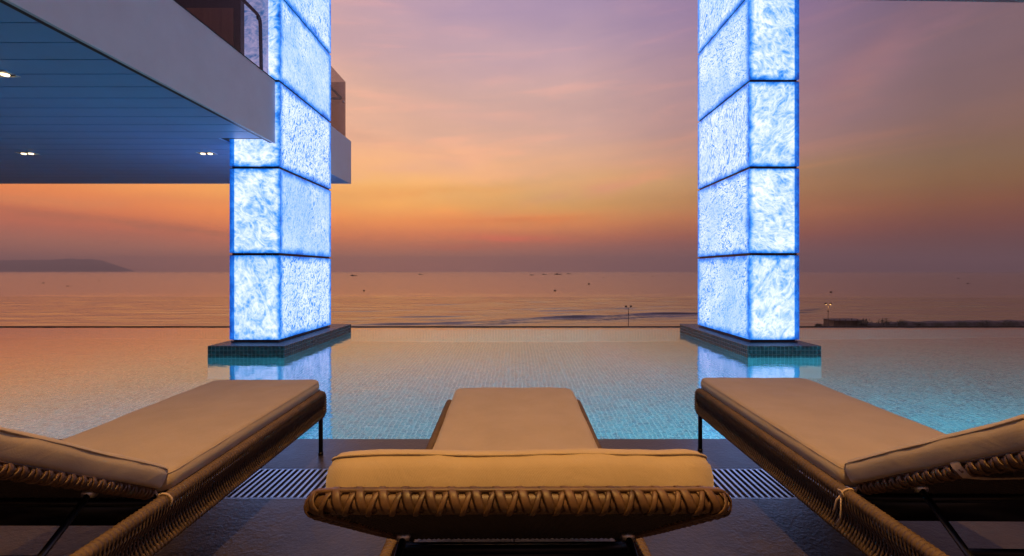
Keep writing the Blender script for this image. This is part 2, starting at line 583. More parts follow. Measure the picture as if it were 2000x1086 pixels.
def make_glow(name, kind, band=0):
    """backlit wrinkled onyx-like film. kind 'front' = soft broad wisps, 'side' = fine wrinkles"""
    m, t, b, out = new_mat(name)
    tcn = t.n.new('ShaderNodeTexCoord')
    oi = t.n.new('ShaderNodeObjectInfo')
    gx, gy, gz = t.sep(tcn.outputs['Generated'])
    O = tcn.outputs['Object']
    seed = t.math('MULTIPLY', oi.outputs['Random'], 57.0)
    V = t.vmath('ADD', O, t.comb(seed, seed, seed))
    W, H = (0.645, 1.09) if kind == 'front' else (1.65, 1.09)
    g = gx if kind == 'front' else gy
    dxe = t.math('MULTIPLY', t.math('MINIMUM', g, t.math('SUBTRACT', 1.0, g)), W)
    dze = t.math('MULTIPLY', t.math('MINIMUM', gz, t.math('SUBTRACT', 1.0, gz)), H)
    de = t.math('MINIMUM', dxe, dze)
    wn = t.noise(V, 5.0 if kind == 'front' else 4.0, 4, 0.6, 0.8)
    de = t.math('ADD', de, t.math('MULTIPLY', t.math('SUBTRACT', wn, 0.5), 0.13))
    mod = t.noise(V, 1.3, 2, 0.5)
    rot = t.n.new('ShaderNodeVectorRotate')
    rot.rotation_type = 'Y_AXIS' if kind == 'front' else 'X_AXIS'
    t.put(rot.inputs['Vector'], V)
    t.put(rot.inputs['Angle'], t.math('MULTIPLY', oi.outputs['Random'], 23.0))
    RV = rot.outputs[0]
    if kind == 'front':
        w = t.noise(t.vmath('MULTIPLY', RV, (1.0, 1.0, 1.5)), 3.4, 5, 0.55, 1.5)
        wr = t.math('SUBTRACT', 1.0, t.math('MULTIPLY', t.math('ABSOLUTE', t.math('SUBTRACT', w, 0.5)), 6.5), clamp=True)
        w3 = t.noise(t.vmath('MULTIPLY', RV, (1.0, 1.0, 1.5)), 7.5, 4, 0.5, 1.4)
        wr2 = t.math('SUBTRACT', 1.0, t.math('MULTIPLY', t.math('ABSOLUTE', t.math('SUBTRACT', w3, 0.5)), 8.0), clamp=True)
        soft = t.smooth(t.noise(V, 4.5, 4, 0.6, 0.8), 0.32, 0.68)
        f = t.math('ADD', t.math('MULTIPLY', wr, 0.30), t.math('MULTIPLY', soft, 0.22))
        f = t.math('ADD', f, t.math('MULTIPLY', wr2, 0.18))
        f = t.math('ADD', f, t.math('MULTIPLY', t.math('SUBTRACT', mod, 0.5), 0.5))
        edge = t.smooth(de, -0.04, 0.075)
        f = t.math('MULTIPLY', t.math('ADD', f, 0.30), t.math('ADD', 0.10, t.math('MULTIPLY', edge, 0.90)))
        h = t.math('ADD', wr, soft)
    else:
        w = t.noise(t.vmath('MULTIPLY', RV, (1, 1.6, 0.9)), 8.5, 5, 0.58, 1.9)
        wr = t.math('SUBTRACT', 1.0, t.math('MULTIPLY', t.math('ABSOLUTE', t.math('SUBTRACT', w, 0.5)), 7.5), clamp=True)
        w2 = t.noise(t.vmath('MULTIPLY', V, (1, 1.5, .8)), 24.0, 4, 0.6, 1.6)
        soft = t.noise(V, 2.2, 3, 0.55, 0.6)
        amp = t.math('ADD', 0.20, t.math('MULTIPLY', t.smooth(t.math('ADD', mod, t.math('MULTIPLY', t.math('SUBTRACT', oi.outputs['Random'], .5), .3)), 0.32, 0.62), 0.42))
        f = t.math('ADD', t.math('MULTIPLY', t.math('SUBTRACT', wr, 0.42), amp), t.math('MULTIPLY', t.math('SUBTRACT', w2, 0.5), 0.5))
        f = t.math('ADD', f, t.math('ADD', 0.37, t.math('MULTIPLY', soft, 0.34)))
        edge = t.smooth(de, -0.05, 0.11)
        f = t.math('MULTIPLY', f, t.math('ADD', 0.08, t.math('MULTIPLY', edge, 0.92)))
        h = t.math('ADD', wr, w2)
    if band:
        # the light tray inside stops short of the outer edge: a darker strip of film
        gb = g if band < 0 else t.math('SUBTRACT', 1.0, g)
        bandf = t.smooth(t.math('MULTIPLY', gb, W), 0.058, 0.068)
        f = t.math('MULTIPLY', f, t.math('ADD', 0.30, t.math('MULTIPLY', bandf, 0.70)))
    col = t.ramp(f, [(0.0, (.002, .010, .10)), (0.14, (.003, .060, .30)), (0.30, (.020, .135, .44)), (0.48, (.11, .23, .56)),
                     (0.68, (.25, .34, .70)), (0.88, (.40, .45, .82)), (1.0, (.47, .50, .92))])
    b.inputs['Base Color'].default_value = (.03, .06, .14, 1)
    b.inputs['Roughness'].default_value = 0.25
    t.put(b.inputs['Emission Color'], col)
    b.inputs['Emission Strength'].default_value = 2.3
    t.put(b.inputs['Normal'], t.bump(h, 0.25, 0.008))
    return m


M_gf_l = make_glow('backlit_film_front_l', 'front', -1)
M_gf_r = make_glow('backlit_film_front_r', 'front', 1)
M_gs = make_glow('backlit_film_side', 'side')


def make_glass():
    m, t, b, out = new_mat('bronze_tinted_glass')
    t.n.remove(b)
    tr = t.n.new('ShaderNodeBsdfTransparent')
    tr.inputs['Color'].default_value = (.62, .55, .54, 1)
    gl = t.n.new('ShaderNodeBsdfGlossy')
    gl.inputs['Roughness'].default_value = 0.02
    fr = t.n.new('ShaderNodeLayerWeight')
    fr.inputs['Blend'].default_value = 0.5
    mx = t.n.new('ShaderNodeMixShader')
    t.put(mx.inputs[0], t.math('ADD', t.math('MULTIPLY', t.math('POWER', fr.outputs['Facing'], 5.0), 0.8), 0.03))
    t.link(tr.outputs[0], mx.inputs[1])
    t.link(gl.outputs[0], mx.inputs[2])
    t.link(mx.outputs[0], out.inputs[0])
    return m


M_glass = make_glass()


def emit(name, col, st):
    m, t, b, out = new_mat(name)
    b.inputs['Base Color'].default_value = (.8, .8, .8, 1)
    b.inputs['Emission Color'].default_value = (*col, 1)
    b.inputs['Emission Strength'].default_value = st
    return m


M_lens = emit('lit_lens', (1.0, .74, .42), 3.0)
M_plens = emit('lit_pool_lens', (.5, .9, 1.0), 1.5)
M_lamp = emit('lit_street_lamp', (1.0, .55, .2), 1.6)


# ------------------------------------------------------------------ mosaic helper (numpy)
def mosaic(name, origin, u, v, nu, nv, mat, parent, size=0.05, gap=0.004, h=0.003, kind='stuff', skip=None, jit=0.0006):
    """real bevelled tiles on a rectangle: origin corner, unit vectors u, v, normal = u x v"""
    o = np.array(origin, float)
    U = np.array(u, float)
    V = np.array(v, float)
    N = np.cross(U, V)
    rs = np.random.RandomState(3)
    I, J = np.meshgrid(np.arange(nu), np.arange(nv), indexing='ij')
    I = I.ravel(); J = J.ravel()
    if skip is not None:
        k = ~skip(o[None] + (I[:, None] + .5) * size * U + (J[:, None] + .5) * size * V)
        I, J = I[k], J[k]
    n = len(I)
    g = gap / 2
    b = g + 0.0022
    base = o[None] + I[:, None] * size * U + J[:, None] * size * V
    quad = [(g, g), (size - g, g), (size - g, size - g), (g, size - g)]
    quad2 = [(b, b), (size - b, b), (size - b, size - b), (b, size - b)]
    verts = np.zeros((n, 8, 3))
    jh = rs.uniform(-jit, jit, (n, 4))
    for k, (a, c) in enumerate(quad):
        verts[:, k] = base + a * U + c * V
    for k, (a, c) in enumerate(quad2):
        verts[:, 4 + k] = base + a * U + c * V + (h + jh[:, k])[:, None] * N
    faces = np.array([[4, 5, 6, 7], [0, 1, 5, 4], [1, 2, 6, 5], [2, 3, 7, 6], [3, 0, 4, 7]])
    F = (faces[None] + (np.arange(n) * 8)[:, None, None]).reshape(-1)
    me = bpy.data.meshes.new(name)
    me.vertices.add(n * 8)
    me.vertices.foreach_set('co', verts.reshape(-1))
    nf = n * 5
    me.loops.add(nf * 4)
    me.loops.foreach_set('vertex_index', F.astype(np.int32))
    me.polygons.add(nf)
    me.polygons.foreach_set('loop_start', (np.arange(nf) * 4).astype(np.int32))
    me.polygons.foreach_set('loop_total', np.full(nf, 4, np.int32))
    me.update(calc_edges=True)
    ob = link(name, me, mat, parent)
    ob['kind'] = kind
    return ob


# ================================================================== THE LARGE STRUCTURE
DECK_Y = 2.765          # pool-side edge of the coping
POOL_Y1 = 8.50
WATER_Z = -0.03
FLOOR_Z = -1.32
PX = 14.0

# ---- deck and pavers
deck = MB().box(-7.92, 7.92, -6.0, DECK_Y - 0.012, -0.30, -0.032).build('deck', M_conc)
tag(deck, 'dark slate paved pool deck under the loungers', kind='structure')
# leave the drain channel open: base is below the channel bottom
pit = 1.32
me_c = MB().box(-pit / 2 + .002, pit / 2 - .002, -0.2055, 0.2055, -0.030, 0.0, 0.0025).mesh('coping_paver')
me_c.materials.append(M_stone)
for i in range(12):
    link('coping_paver', me_c, None, deck, ((i - 5.5) * pit, 2.558, 0))
me_p = MB().box(-pit / 2 + .002, pit / 2 - .002, -pit / 2 + .002, pit / 2 - .002, -0.030, 0.0, 0.0025).mesh('paver')
me_p.materials.append(M_stone)
for j in range(6):
    for i in range(12):
        link('paver', me_p, None, deck, ((i - 5.5) * pit, 2.04 - pit / 2 - j * pit, 0))

# ---- drain grating
dr = thing('drain_grating', 'long steel slotted drain grating let into the dark deck by the pool', 'drain grating', (0, 2.195, 0))
GL = 4.47
MB().box(-GL, GL, -.153, -.147, -.030, -.001).build('edge_strip', M_steel, dr)
MB().box(-GL, GL, .147, .153, -.030, -.001).build('edge_strip', M_steel, dr)
for ry in (-.075, 0, .075):
    MB().tube([(-GL, ry, -.016), (GL, ry, -.016)], 0.003, 6).build('cross_rod', M_trim, dr)
MB().box(-GL, GL, -.146, .146, -.0318, -.0300).build('channel_bed', M_dark, dr)
me_b = MB().box(-.0062, .0062, -.146, .146, -.012, -.0005, 0.0012).mesh('grating_bar')
me_b.materials.append(M_steel)
for i in range(298):
    link('grating_bar', me_b, None, dr, (-4.455 + 0.03 * i, 0, 0))

# ---- pool basin
pool = MB()
pool.box(-PX, PX, DECK_Y - .01, POOL_Y1, FLOOR_Z - .2, FLOOR_Z)                 # floor
pool.box(-PX, PX, POOL_Y1 - .34, POOL_Y1, FLOOR_Z + .001, WATER_Z - .012)       # far weir wall
pool.box(-PX, PX, DECK_Y - .30, DECK_Y - .011, FLOOR_Z + .001, -.0325)          # near wall
pool.box(-PX - .3, -PX, DECK_Y, POOL_Y1, FLOOR_Z, 0.0)
pool.box(PX, PX + .3, DECK_Y, POOL_Y1, FLOOR_Z, 0.0)
pool = pool.build('pool_basin', M_grout)
tag(pool, 'turquoise mosaic infinity pool basin', kind='structure')
PLIN = [(-3.77, -2.83), (2.88, 3.78)]
PY0, PY1, PZ = 5.60, 7.90, 0.097


def in_plinth(P):
    m = np.zeros(len(P), bool)
    for a, b in PLIN:
        m |= (P[:, 0] > a + .03) & (P[:, 0] < b - .03) & (P[:, 1] > PY0 + .03) & (P[:, 1] < PY1 - .03)
    return m


mosaic('floor_tiles', (-10.8, DECK_Y + .001, FLOOR_Z), (1, 0, 0), (0, 1, 0), 432, 107, M_tile, pool, skip=in_plinth, gap=.0078)
mosaic('weir_wall_tiles', (-10.8, POOL_Y1 - .3405, FLOOR_Z + .02), (1, 0, 0), (0, 0, 1), 432, 25, M_tile, pool, gap=.006)
mosaic('weir_top_tiles', (-10.8, POOL_Y1 - .34, WATER_Z - .012), (1, 0, 0), (0, 1, 0), 432, 6, M_tilew, pool, gap=.006)
water = MB().box(-PX, PX, DECK_Y - .009, POOL_Y1 - .001, WATER_Z, WATER_Z)
water.v, water.f = [], []
water.add([(-PX, DECK_Y - .009, WATER_Z), (PX, DECK_Y - .009, WATER_Z), (PX, POOL_Y1 + .001, WATER_Z), (-PX, POOL_Y1 + .001, WATER_Z)], [(0, 1, 2, 3)])
water = water.build('pool_water', M_water)
tag(water, 'still clear pool water reflecting the sunset', kind='structure')
lip = MB().box(-PX, PX, POOL_Y1 + .002, POOL_Y1 + .03, -.6, WATER_Z + .014).build('weir_lip', M_dark, pool)

pod = MB().box(-PX - .3, PX + .3, -6.0, POOL_Y1 - .002, -18.6, FLOOR_Z - .205).build('terrace_podium', M_wallpaint)
tag(pod, 'rendered podium carrying the pool terrace', kind='structure')

# ---- light columns
CY0, CY1 = 5.86, 7.51
CW = 0.645


def bevel_panel(sx, sy, sz, c=0.006):
    return MB().box(-sx / 2, sx / 2, -sy / 2, sy / 2, -sz / 2, sz / 2, c)


BH = 1.118
PH = 1.085
me_side = bevel_panel(.02, CY1 - CY0 - .044, PH).mesh('side_panel')
me_side.materials.append(M_gs)
me_side_top = bevel_panel(.02, CY1 - CY0 - .044, .66).mesh('side_panel')
me_side_top.materials.append(M_gs)


def column(x0, x1, mfront, label):
    cx = (x0 + x1) / 2
    col = thing('light_column', label, 'light column', (cx, (CY0 + CY1) / 2, 0), 0, 'backlit blue columns standing in the pool')
    hy = (CY1 - CY0) / 2
    mf = bevel_panel(CW, .02, PH).mesh('front_panel')
    mf.materials.append(mfront)
    mft = bevel_panel(CW, .02, .66).mesh('front_panel')
    mft.materials.append(mfront)
    for k in range(6):
        zb = 0.133 + k * BH
        zc = zb + PH / 2
        if k == 5:      # cut short under the canopy
            zc = zb + .33
            link('front_panel', mft, None, col, (0, -hy + .010, zc))
            link('rear_panel', mft, None, col, (0, hy - .010, zc))
            for s in (-1, 1):
                link('side_panel', me_side_top, None, col, (s * (CW / 2 - .0105), 0, zc))
            MB().box(-CW / 2 + .022, CW / 2 - .022, -hy + .022, hy - .022, zb + .65, 6.404).build('joint_trim', M_trim, col)
            continue
        link('front_panel', mf, None, col, (0, -hy + .010, zc))
        link('rear_panel', mf, None, col, (0, hy - .010, zc))
        for s in (-1, 1):
            link('side_panel', me_side, None, col, (s * (CW / 2 - .0105), 0, zc))
        # recessed dark joint between blocks
        MB().box(-CW / 2 + .022, CW / 2 - .022, -hy + .022, hy - .022, zb + PH - .012, zb + BH + .012).build('joint_trim', M_trim, col)
        MB().box(-CW / 2 + .006, CW / 2 - .006, -hy + .006, hy - .006, zb + PH + .001, zb + PH + .007).build('joint_flange', M_trim, col)
    MB().box(-CW / 2 + .012, CW / 2 - .012, -hy + .012, hy - .012, PZ + .001, PZ + .016, .002).build('base_trim', M_trim, col)
    MB().box(-CW / 2 + .035, CW / 2 - .035, -hy + .035, hy - .035, PZ + .0165, .145).build('base_trim', M_dark, col)
    # tiled plinth in the water
    a, b = (PLIN[0] if cx < 0 else PLIN[1])
    pl = MB().box(a - cx, b - cx, PY0 - (CY0 + CY1) / 2, PY1 - (CY0 + CY1) / 2, FLOOR_Z + .001, PZ - .003).build('plinth', M_groutd, col)
    yc = (CY0 + CY1) / 2
    nx = int(round((b - a) / .049)); ny = int(round((PY1 - PY0) / .049))
    s1 = (b - a) / nx; s2 = (PY1 - PY0) / ny
    mosaic('plinth_tiles', (a - cx, PY0 - yc, PZ - .003), (1, 0, 0), (0, 1, 0), nx, ny, M_tiled, pl, size=s1, gap=.005)
    mosaic('plinth_tiles', (a - cx, PY0 - yc, PZ - .003 - 5 * s1), (1, 0, 0), (0, 0, 1), nx, 5, M_tiled, pl, size=s1, gap=.005)
    mosaic('plinth_tiles', (b - cx, PY0 - yc, PZ - .003 - 5 * s2), (0, 1, 0), (0, 0, 1), ny, 5, M_tiled, pl, size=s2, gap=.005)
    mosaic('plinth_tiles', (a - cx, PY1 - yc, PZ - .003 - 5 * s2), (0, -1, 0), (0, 0, 1), ny, 5, M_tiled, pl, size=s2, gap=.005)
    return col


column(-3.02 - CW, -3.02, M_gf_l, 'tall glowing blue column rising past the corner of the white balcony slab')
column(3.03, 3.03 + CW, M_gf_r, 'tall glowing blue column standing free in the pool on its tiled plinth')

# ---- balcony wing of the building on the left
FX = -3.07
BY1 = 8.58
ZB, ZT = 2.66, 3.46
XL = -15.0
bw = thing('balcony_wing', 'white balcony slab with slatted soffit and tinted glass above the pool', 'building', (FX, BY1, ZB))
ox, oy, oz = FX, BY1, ZB


def bb(x0, x1, y0, y1, z0, z1, c=0.0):
    return MB().box(x0 - ox, x1 - ox, y0 - oy, y1 - oy, z0 - oz, z1 - oz, c)


bb(FX - .03, FX, -5.0, CY0 - .006, ZB, ZT, .003).build('fascia', M_white, bw)
bb(FX - .03, FX, CY1 + .006, BY1, ZB, ZT, .003).build('fascia', M_white, bw)
bb(XL, FX - .032, BY1 - .03, BY1, ZB, ZT, .003).build('end_fascia', M_white, bw)
bb(FX - .045, FX - .001 + .008, -5.0, CY0 - .008, ZT + .001, ZT + .009).build('coping', M_dark, bw)
bb(FX - .075, FX - .034, -5.0, CY0 - .008, ZB + .004, ZB + .035).build('edge_trim', M_dark, bw)
# slab body above the soffit
sl = MB()
for (x0, x1, y0, y1) in ((XL, FX - .08, -5.0, CY0 - .02), (XL, -3.72, CY0 - .019, CY1 + .02), (XL, FX - .08, CY1 + .021, BY1 - .04)):
    sl.box(x0 - ox, x1 - ox, y0 - oy, y1 - oy, ZB + .05 - oz, 3.20 - oz)
sl.build('slab', M_dark, bw)
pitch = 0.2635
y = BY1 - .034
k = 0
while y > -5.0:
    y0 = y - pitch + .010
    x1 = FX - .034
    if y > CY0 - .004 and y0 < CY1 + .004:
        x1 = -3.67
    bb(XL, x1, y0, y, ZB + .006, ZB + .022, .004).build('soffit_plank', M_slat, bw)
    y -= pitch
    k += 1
# balustrade glass
GT = 4.53
bb(-3.146, -3.130, -3.0, 5.80, 3.2, GT, .002).build('glass_panel', M_glass, bw)
bb(-3.146, -3.130, CY1 + .05, 8.46, 3.2, GT, .002).build('glass_panel', M_glass, bw)
bb(-13, -3.150, 8.46, 8.476, 3.2, GT, .002).build('glass_panel', M_glass, bw)
hr = fillet([(-3.18 - ox, -3 - oy, 4.20 - oz), (-3.18 - ox, 5.70 - oy, 4.20 - oz), (-3.18 - ox, 5.74 - oy, 3.2 - oz)], .10)
MB().tube(hr, .021, 10).build('handrail', M_dark, bw, True)
hr = fillet([(-3.18 - ox, CY1 + .1 - oy, 3.2 - oz), (-3.18 - ox, CY1 + .12 - oy, 4.20 - oz), (-3.18 - ox, 8.40 - oy, 4.20 - oz), (-12 - ox, 8.40 - oy, 4.20 - oz)], .06)
MB().tube(hr, .021, 10).build('handrail', M_frame, bw, True)
MB().box(-3.15 - ox, -3.128 - ox, 5.56 - oy, 5.60 - oy, 4.10 - oz, 4.14 - oz, .004).build('glass_clamp', M_dark, bw)
MB().box(-3.15 - ox, -3.126 - ox, 8.36 - oy, 8.40 - oy, 4.12 - oz, 4.15 - oz, .004).build('glass_clamp', M_steel, bw)
# partition with a timber leaf beside the column
bb(-9.0, -3.425, 5.70, 5.78, 3.2, 5.9).build('partition', M_frame, bw)
bb(-4.10, -3.505, 5.675, 5.698, 3.22, 4.30, .003).build('timber_leaf', M_timber, bw)
bb(-5.2, -4.13, 5.675, 5.698, 3.22, 4.30, .003).build('timber_leaf', M_timber, bw)

# ---- canopy over the terrace (only its far edge touches the frame at the top right)
cv = MB()
z0 = 6.405


def ring_slab(pts, za, zb):
    n_ = len(pts)
    cv.add([(x, y, za) for x, y in pts] + [(x, y, zb) for x, y in pts],
           [tuple(range(n_))[::-1], tuple(range(n_, 2 * n_))] + [(i, (i + 1) % n_, (i + 1) % n_ + n_, i + n_) for i in range(n_)])


# solid over the terrace door side and a deep edge beam over the columns, open to the sky between
ring_slab([(-16, -7), (16, -7), (16, -.3), (-16, -.3)], z0, z0 + .5)
ring_slab([(-16, 7.3), (16, 7.3), (16, 9.28), (4.0, 8.98), (-16, 8.98)], z0, z0 + .5)
ring_slab([(-3.9, -.299), (-2.8, -.299), (-2.8, 7.299), (-3.9, 7.299)], z0, z0 + .45)
ring_slab([(2.8, -.299), (3.9, -.299), (3.9, 7.299), (2.8, 7.299)], z0, z0 + .45)
cano = cv.build('roof_canopy', M_white)
tag(cano, 'flat open roof frame over the terrace, its far edge at the top right', 'roof')


# ---- recessed downlights
def downlight(x, y, z, label, group, power, spot=None, turn=0.0):
    o = thing('downlight', label, 'ceiling light', (x, y, z), turn, group)
    fr = MB()
    w, h = .115, .062
    fr.box(-w, w, -h, -h + .010, -.004, .004)
    fr.box(-w, w, h - .010, h, -.004, .004)
    fr.box(-w, -w + .010, -h + .0101, h - .0101, -.004, .004)
    fr.box(w - .010, w, -h + .0101, h - .0101, -.004, .004)
    fr.build('trim_frame', M_white, o)
    MB().box(-w + .011, w - .011, -h + .011, h - .011, -.001, .004).build('housing', M_lens_off, o)
    for s in (-1, 1):
        bm = bmesh.new()
        bmesh.ops.create_cone(bm, cap_ends=True, segments=20, radius1=.027, radius2=.030, depth=.012)
        me = bpy.data.meshes.new('lens')
        bm.to_mesh(me); bm.free()
        link('lens', me, M_lens, o, (s * .050, 0, -.009))
    ld = bpy.data.lights.new('bulb', 'SPOT')
    ld.energy = power
    ld.color = (1.0, .52, .14)
    ld.spot_size = R(spot or 110)
    ld.spot_blend = 0.7
    ld.shadow_soft_size = .05
    lo = bpy.data.objects.new('bulb', ld)
    COL.objects.link(lo)
    lo.parent = o
    lo.location = (0, 0, -.03)
    return o


G1 = 'twin downlights in the balcony soffit'
for j, (yy, w1) in enumerate(((6.35, 'rear'), (3.79, 'middle'), (1.22, 'front'))):
    for i, (xx, w2) in enumerate(((-4.29, 'right'), (-6.79, 'left'))):
        lb = {(0, 0): 'lit twin downlight in the slatted soffit nearest the left glowing column',
              (0, 1): 'lit twin downlight at the far left of the slatted soffit above the horizon',
              (1, 0): 'lit twin downlight cut by the left edge of the picture in the soffit'}.get((j, i))
        if lb is None:
            lb = {(1, 1): 'twin downlight in the outer row of the soffit beyond the left edge, middle one',
                  (2, 0): 'twin downlight in the inner row of the soffit nearest the terrace doors',
                  (2, 1): 'twin downlight in the outer row of the soffit nearest the terrace doors'}[(j, i)]
        downlight(xx, yy, ZB + .001, lb, G1, 4.0, 100)
for xx, yy, wd in ((0.0, -.42, 'front'), (0.0, -.95, 'middle'), (0.0, -1.5, 'rear')):
    downlight(xx, yy, 6.400, wd + ' one of three warm twin downlights in the canopy above the loungers', 'downlights in the canopy', 520, 80)

# ---- underwater pool lights on the near wall, washing the mosaic
for k, xx in enumerate((-7.2, -4.2, -1.4, 1.4, 4.2, 7.2)):
    nm = ('far left', 'second from the left', 'third from the left', 'third from the right', 'second from the right', 'far right')[k]
    o = thing('pool_light', 'round underwater pool light on the near wall, ' + nm + ' of six', 'pool light', (xx, DECK_Y + .001, -.62), 0, 'underwater pool lights')
    bm = bmesh.new()
    bmesh.ops.create_cone(bm, cap_ends=True, segments=24, radius1=.12, radius2=.11, depth=.03)
    me = bpy.data.meshes.new('housing'); bm.to_mesh(me); bm.free()
    hs = link('housing', me, M_steel, o, (0, .015, 0)); hs.rotation_euler = (R(-90), 0, 0)
    bm = bmesh.new()
    bmesh.ops.create_cone(bm, cap_ends=True, segments=24, radius1=.09, radius2=.085, depth=.012)
    me = bpy.data.meshes.new('lens'); bm.to_mesh(me); bm.free()
    hs = link('lens', me, M_plens, o, (0, .037, 0)); hs.rotation_euler = (R(-90), 0, 0)
    ld = bpy.data.lights.new('bulb', 'SPOT')
    ld.energy = (26, 60, 165, 215, 200, 130)[k]
    ld.color = (.10, .74, .98)
    ld.spot_size = R(165)
    ld.spot_blend = .8
    ld.shadow_soft_size = .09
    lo = bpy.data.objects.new('bulb', ld)
    COL.objects.link(lo)
    lo.parent = o
    lo.location = (0, .16, 0)
    lo.rotation_euler = (R(90), 0, 0)
    lo.rotation_euler = (R(82), 0, 0)

# ================================================================== SEA, SHORE, HILL
SEA = -18.0


def wave_h(X, Y):
    def n(a, b, s):
        return mnoise.noise(Vector((a, b, s)))
    h = np.zeros_like(X)
    return h


xs = np.linspace(-420, 420, 211)
ys = np.concatenate([np.linspace(124, 262, 277), np.linspace(263, 420, 120)])
GX, GY = np.meshgrid(xs, ys, indexing='xy')
HZ = np.zeros_like(GX)
rs = np.random.RandomState(11)


def smooth_noise(X, Y, sx, sy, seed):
    r = np.random.RandomState(seed)
    out = np.zeros_like(X)
    for k in range(7):
        a = r.uniform(.5, 1.8); b = r.uniform(.5, 1.8); p = r.uniform(0, 6.28, 2)
        out += np.sin(X / sx * a + p[0] + 1.3 * np.sin(Y / sy * b * .6 + k)) * np.sin(Y / sy * b + p[1] + .9 * np.sin(X / sx * a * .5 + k * 2))
    return out / 3.0


base = 174 + .27 * GX + .0010 * GX ** 2 * np.sign(GX) * (GX > 0) + 3.0 * np.sin(GX / 23.0) + 1.5 * np.sin(GX / 9.0 + 1)
# (offset, height, sharpness front, x centre, x width)
RIDGES = [(0, 1.00, 1.1, 30, 90), (-10.5, .55, .8, 40, 120), (-17, .40, .7, 90, 70), (26, .45, 1.0, -30, 34), (34, .5, 1.2, 42, 34),
          (13, .28, .8, -40, 30), (48, .38, 1.2, 10, 28), (14, .45, 1.0, 115, 32), (60, .35, 1.3, -85, 40), (75, .35, 1.5, 70, 50),
          (-14, .22, .7, -20, 60), (6, .25, .9, -70, 40), (20, .3, 1.0, 70, 60), (95, .35, 1.8, -20, 60), (110, .3, 2, 90, 60), (42, .3, 1.2, 100, 40)]
for k, (off, hh, sh, xc, xw) in enumerate(RIDGES):
    d = GY - (base + off + 2.2 * smooth_noise(GX, GY * 0 + k * 10, 16, 20, 40 + k))
    env = np.exp(-((GX - xc) / xw) ** 4) * np.clip(.75 + .5 * smooth_noise(GX, GY * 0, 11, 20, 60 + k), .1, 1.4)
    # steep face towards the shore, gentle back
    prof = np.where(d < 0, np.exp(-(d / sh) ** 2), np.exp(-(d / (sh * 3.4)) ** 2))
    HZ += 1.05 * hh * env * prof
taper = np.clip((418 - GY) / 80, 0, 1) * np.clip((420 - np.abs(GX)) / 60, 0, 1)
HZ += .14 * smooth_noise(GX, GY, 18, 3.2, 5) + .07 * smooth_noise(GX, GY, 7, 1.6, 6)
HZ *= taper
nv = GX.size
me = bpy.data.meshes.new('sea')
co = np.stack([GX, GY, SEA + HZ], -1).reshape(-1, 3)
far = 17500.0
ext = np.array([(-420, 124, SEA), (420, 124, SEA), (-420, 420, SEA), (420, 420, SEA),
                (-far, 124, SEA), (far, 124, SEA), (-far, 420, SEA), (far, 420, SEA), (-far, far, SEA), (far, far, SEA),
                (-420, far, SEA), (420, far, SEA)])
co = np.concatenate([co, ext])
ny_, nx_ = GX.shape
idx = np.arange(nv).reshape(ny_, nx_)
q = np.stack([idx[:-1, :-1], idx[:-1, 1:], idx[1:, 1:], idx[1:, :-1]], -1).reshape(-1, 4)
e = nv
q2 = np.array([[e + 4, e + 0, e + 2, e + 6], [e + 1, e + 5, e + 7, e + 3], [e + 6, e + 2, e + 10, e + 8], [e + 2, e + 3, e + 11, e + 10], [e + 3, e + 7, e + 9, e + 11]])
q = np.concatenate([q, q2])
me.vertices.add(len(co)); me.vertices.foreach_set('co', co.reshape(-1))
me.loops.add(q.size); me.loops.foreach_set('vertex_index', q.reshape(-1).astype(np.int32))
me.polygons.add(len(q))
me.polygons.foreach_set('loop_start', (np.arange(len(q)) * 4).astype(np.int32))
me.polygons.foreach_set('loop_total', np.full(len(q), 4, np.int32))
me.update(calc_edges=True)
sea = link('sea', me, M_sea, smooth=True)
tag(sea, 'calm sea under the sunset with small waves breaking near the shore', kind='structure')

# beach
bx = np.linspace(-420, 420, 85)
by = [7.9, 9.0, 60, 110, 128, 140, 150, 160, 175]
mb = MB()
vs = []
for yv in by:
    for xv in bx:
        shore = 152 + .06 * max(0, xv)
        z = -17.0 if yv < shore - 26 else -17.0 - (yv - (shore - 26)) * .045
        z += .12 * math.sin(xv * .21 + yv) + (.10 * math.sin(xv * .5 + yv * .3))
        vs.append((xv, yv, z))
n = len(bx)
fs = [(j * n + i, j * n + i + 1, (j + 1) * n + i + 1, (j + 1) * n + i) for j in range(len(by) - 1) for i in range(n - 1)]
mb.add(vs, fs)
beach = mb.build('beach', M_sand, smooth=True)
tag(beach, 'dusky sand beach below the terrace', kind='structure')

# headland, fading into the haze
mb = MB()
vs = []
XN, YN = 90, 14
for j in range(YN):
    for i in range(XN):
        t = i / (XN - 1)
        v = j / (YN - 1)
        Y = 12200 + v * 2400
        X = -(1.20 - (1.20 - .826) * t) * Y
        prof = np.interp(t, [0, .12, .3, .5, .62, .72, .8, .86, .93, 1.0], [300, 330, 350, 340, 372, 366, 300, 205, 95, -25])
        sh = math.sin(math.pi * v) ** .8
        z = SEA - 3 + prof * sh * (1 + .10 * mnoise.noise(Vector((X * .0015, v * 5, 0)))) + 9 * mnoise.noise(Vector((X * .008, v * 14, 3)))
        vs.append((X, Y, z if 0 < j < YN - 1 else SEA - 10))
fs = [(j * XN + i, j * XN + i + 1, (j + 1) * XN + i + 1, (j + 1) * XN + i) for j in range(YN - 1) for i in range(XN - 1)]
mb.add(vs, fs)
hill = mb.build('headland', M_hill, smooth=True)
tag(hill, 'low headland fading into the haze on the left horizon', kind='structure')


# ---- boats
def at(px, py, dist, z=None):
    return ((px - 1004) / 888.9 * dist, dist, SEA if z is None else z)


